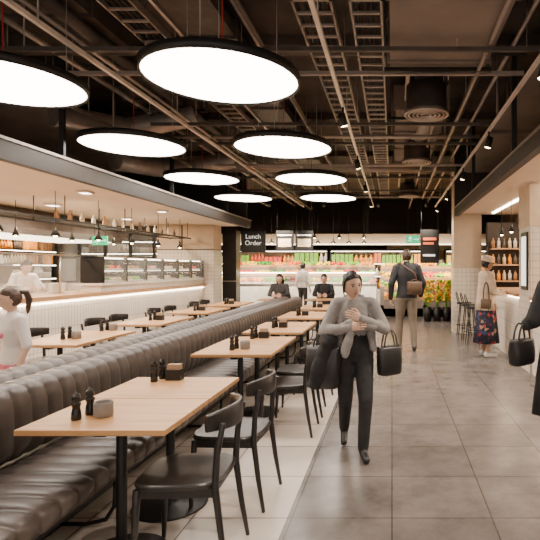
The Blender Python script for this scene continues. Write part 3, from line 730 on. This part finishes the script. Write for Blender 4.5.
def bag(b,c,w,d,h,m,hh=.22,ang=0):
    X=Matrix.Translation(c)@Matrix.Rotation(ang,4,'Z')
    def rg(z,ww,dd,k=24,p=4):
        return [V((ww*abs(math.cos(a))**(2/p)*(1 if math.cos(a)>0 else -1),dd*abs(math.sin(a))**(2/p)*(1 if math.sin(a)>0 else -1),z)) for a in [2*math.pi*i/k for i in range(k)]]
    b.loft([rg(-h,w*.8,d*.7),rg(-h+.02,w*.92,d),rg(-h*.5,w*.98,d),rg(-.02,w,d*.75),rg(0,w,d*.5)],m,X=X)
    for e in (-1,1): b.tube([(w*.55*math.cos(t)*-1,e*d*.4,hh*math.sin(t)-.02) for t in [math.pi*i/10 for i in range(11)]],.008,m,8,X=X)
def knit(b,pts,r,m,seed=0,flat=.7):
    # smooth folded cloth roll: tube with soft lengthwise folds
    rr=random.Random(seed); P=[V(p) for p in pts]; q=MB()
    path=[]
    for a,c in zip(P,P[1:]):
        for i in range(8): path.append(a.lerp(c,i/8))
    path.append(P[-1])
    for k in range(3):
        off=V((rr.uniform(-1,1)*r*.35,rr.uniform(-1,1)*r*.3,rr.uniform(-1,1)*r*.35)); ph=rr.uniform(0,6)
        q.tube([p+off for p in path],[r*(.62+.12*math.sin(ph+i*.55)) for i in range(len(path))],m,12)
    vs,fs=remesh(q,.010,6); b.add(vs,fs,m)
def ex(b,j):
    # open hoodie panels hanging each side, gathered cardigan held at the chest
    knit(b,[(.20,.17,1.15),(.08,.22,1.20),(-.04,.24,1.23),(-.17,.19,1.18)],.058,'cloth_grey',3)
    knit(b,[(.03,.23,1.21),(.06,.21,1.10),(.10,.18,.93)],.055,'cloth_grey',5)
    knit(b,[(.13,.05,1.30),(.15,.06,1.10),(.17,.05,.92)],.05,'cloth_grey',8)
    knit(b,[(-.13,.05,1.30),(-.15,.06,1.10),(-.17,.05,.95)],.05,'cloth_grey',12)
    knit(b,[(-.09,-.02,1.44),(0,-.07,1.45),(.10,-.02,1.44)],.035,'cloth_grey',4)
    bag(b,V((-.33,.04,.98)),.13,.06,.27,'bag_black',.18,.4)
    bag(b,V((.29,.06,1.0)),.16,.09,.38,'bag_black',.14,-.4)
    knit(b,[(.25,.12,1.08),(.32,.12,.9),(.38,.1,.66)],.10,'cloth_black',9)
WP=dict(head=(.03,.065,1.565),neck=(.01,.02,1.44),chest=(0,.01,1.27),
  sR=(.16,.0,1.385),eR=(.29,.08,1.14),wR=(.07,.24,1.19),sL=(-.16,.02,1.385),eL=(-.28,.10,1.15),wL=(-.03,.27,1.27),
  kL=(-.085,.18,.52),aL=(-.06,.20,.09),tL=(-.07,.36,.035),kR=(.085,.0,.48),aR=(.075,-.24,.15),tR=(.09,-.11,.04))
person('woman_walking',(-.31,4.12,0),math.pi+.18,.87,WP,top='cloth_grey',bottom='cloth_black',mid='cloth_black',midz=1.10,style='bun',hem=.95,headrot=(-.16,.10,.35),fem=True,bulk=.012,arm_bulk=.012,leg_bulk=.014,extra=ex,palm=dict(R=(0,-1,-.2),L=(0,-1,-.2)),headscale=1.12)
def ex(b,j):
    bag(b,V((.10,-.17,1.16)),.13,.07,.22,'bag_brown',.05,.2)
    b.tube([(.14,-.17,1.15),(.1,-.16,1.3),(-.05,-.13,1.40),(-.12,0,1.475),(-.02,.15,1.3),(.19,.1,1.08),(.2,-.1,1.05)],.014,'bag_brown',8)
person('man_walking',(.27,9.15,0),.15,1.085,dict(kL=(-.11,.08,.50),aL=(-.13,.02,.09),tL=(-.15,.17,.035),kR=(.10,.0,.49),aR=(.11,-.1,.09),tR=(.13,.05,.035),
   eR=(.27,-.03,1.12),wR=(.26,.1,.92),eL=(-.27,-.05,1.12),wL=(-.27,.04,.88)),top='cloth_navy',bottom='cloth_khaki',hair='hair_brown',hem=.88,bulk=.022,arm_bulk=.016,leg_bulk=.014,extra=ex,headrot=(0,0,.3))
def ex(b,j):
    drape(b,[((0,0,1.02),.15,.12),((0,0,.9),.19,.15),((0,0,.6),.21,.18),((0,0,.24),.24,.22)],'floral',10,.015)
    drape(b,[((0,0,1.40),.12,.095),((0,0,1.2),.165,.135),((0,0,1.0),.18,.15),((0,0,.80),.205,.18)],'cloth_cream',8,.014)
    bag(b,V((.26,-.12,1.0)),.09,.045,.16,'bag_brown',.3,.9)
person('woman_at_counter',(1.60,8.5,0),-math.pi/2+.25,.99,dict(eL=(-.22,.10,1.15),wL=(-.17,.26,1.10),eR=(.24,.02,1.12),wR=(.2,.22,1.08)),top='cloth_cream',bottom='skin_tan',shoe='shoe_white',skin='skin_tan',style='hat',hem=.95,fem=True,bulk=.02,arm_bulk=.022,extra=ex,headrot=(-.2,0,0))
def ex(b,j):
    drape(b,[((0,0,1.38),.13,.10),((0,0,1.25),.175,.135),((0,0,1.0),.18,.145),((0,0,.7),.22,.18),((0,0,.42),.25,.2)],'cloth_black',9,.015)
    bag(b,V((-.30,.12,.98)),.13,.06,.2,'bag_black',.14,.5)
person('woman_in_coat',(1.30,3.75,0),.2,.98,dict(eL=(-.27,-.02,1.14),wL=(-.22,.2,1.08),eR=(.25,-.02,1.12),wR=(.22,.14,.95)),style='long',fem=True,bulk=.03,arm_bulk=.022,extra=ex,bottom='cloth_charcoal')
def ex(b,j): knit(b,[(-.04,.118,1.22),(.04,.118,1.22)],.035,'cloth_pink',2)
person('girl_standing',(-3.22,4.25,0),math.pi-.5,.77,dict(head=(0,.03,1.60)),top='cloth_white',bottom='cloth_pink',shoe='shoe_white',hair='hair_brown',style='pony',hem=.9,sleeve=0,fem=True,bulk=.01,arm_bulk=.01,headscale=1.15,extra=ex,headrot=(-.15,0,-.3))
person('chef',(-6.3,8.4,0),-math.pi/2-.35,1.0,dict(pelvis=(0,-.05,.93),chest=(0,.08,1.25),neck=(0,.16,1.41),head=(0,.23,1.52),waist=(0,-.01,1.08),sR=(.18,.13,1.35),sL=(-.18,.13,1.35),eR=(.26,.22,1.12),wR=(.14,.42,1.15),eL=(-.26,.22,1.12),wL=(-.14,.42,1.15)),
   top='cloth_white',bottom='cloth_charcoal',style='short',headrot=(-.5,0,0),bulk=.015,arm_bulk=.012)
def seat_pose(): return dict(pelvis=(0,0,.57),waist=(0,0,.72),chest=(0,.03,.92),neck=(0,.06,1.1),head=(0,.1,1.235),sR=(.17,.06,1.04),sL=(-.17,.06,1.04),eR=(.24,.16,.83),wR=(.12,.38,.82),eL=(-.24,.16,.83),wL=(-.12,.38,.82),
   hR=(.09,.02,.55),kR=(.11,.44,.53),aR=(.11,.42,.09),tR=(.12,.57,.035),hL=(-.09,.02,.55),kL=(-.11,.44,.53),aL=(-.11,.42,.09),tL=(-.12,.57,.035))
for nm,x,y,top,hr,st,fe in (('seated_man',-1.72,12.75,'cloth_black','hair_black','short',False),('seated_woman',-2.85,12.75,'cloth_charcoal','hair_black','shoulder',True)):
    person(nm,(x,y,0),math.pi,1.0,seat_pose(),top=top,bottom='cloth_charcoal',hair=hr,style=st,fem=fe,hem=.62,headrot=(-.3,0,0),bulk=.01,arm_bulk=.01)
    put('dining_chair',CM,(x,y+.05,0),math.pi/2,None,.002); put('dining_table',TM,(x,y-.66,0),0,None,.004)
person('shopper',(-5.45,14.5,0),math.pi*.8,1.0,None,top='cloth_black',bottom='cloth_black',bulk=.02)
person('shopper',(-2.75,15.4,0),-.5,.98,None,top='cloth_white',bottom='cloth_charcoal',bulk=.01)

# ------------------------------------------------------------------ world
w=bpy.data.worlds.new('world'); bpy.context.scene.world=w; w.use_nodes=True
w.node_tree.nodes['Background'].inputs[0].default_value=(1,.87,.75,1); w.node_tree.nodes['Background'].inputs[1].default_value=1.1
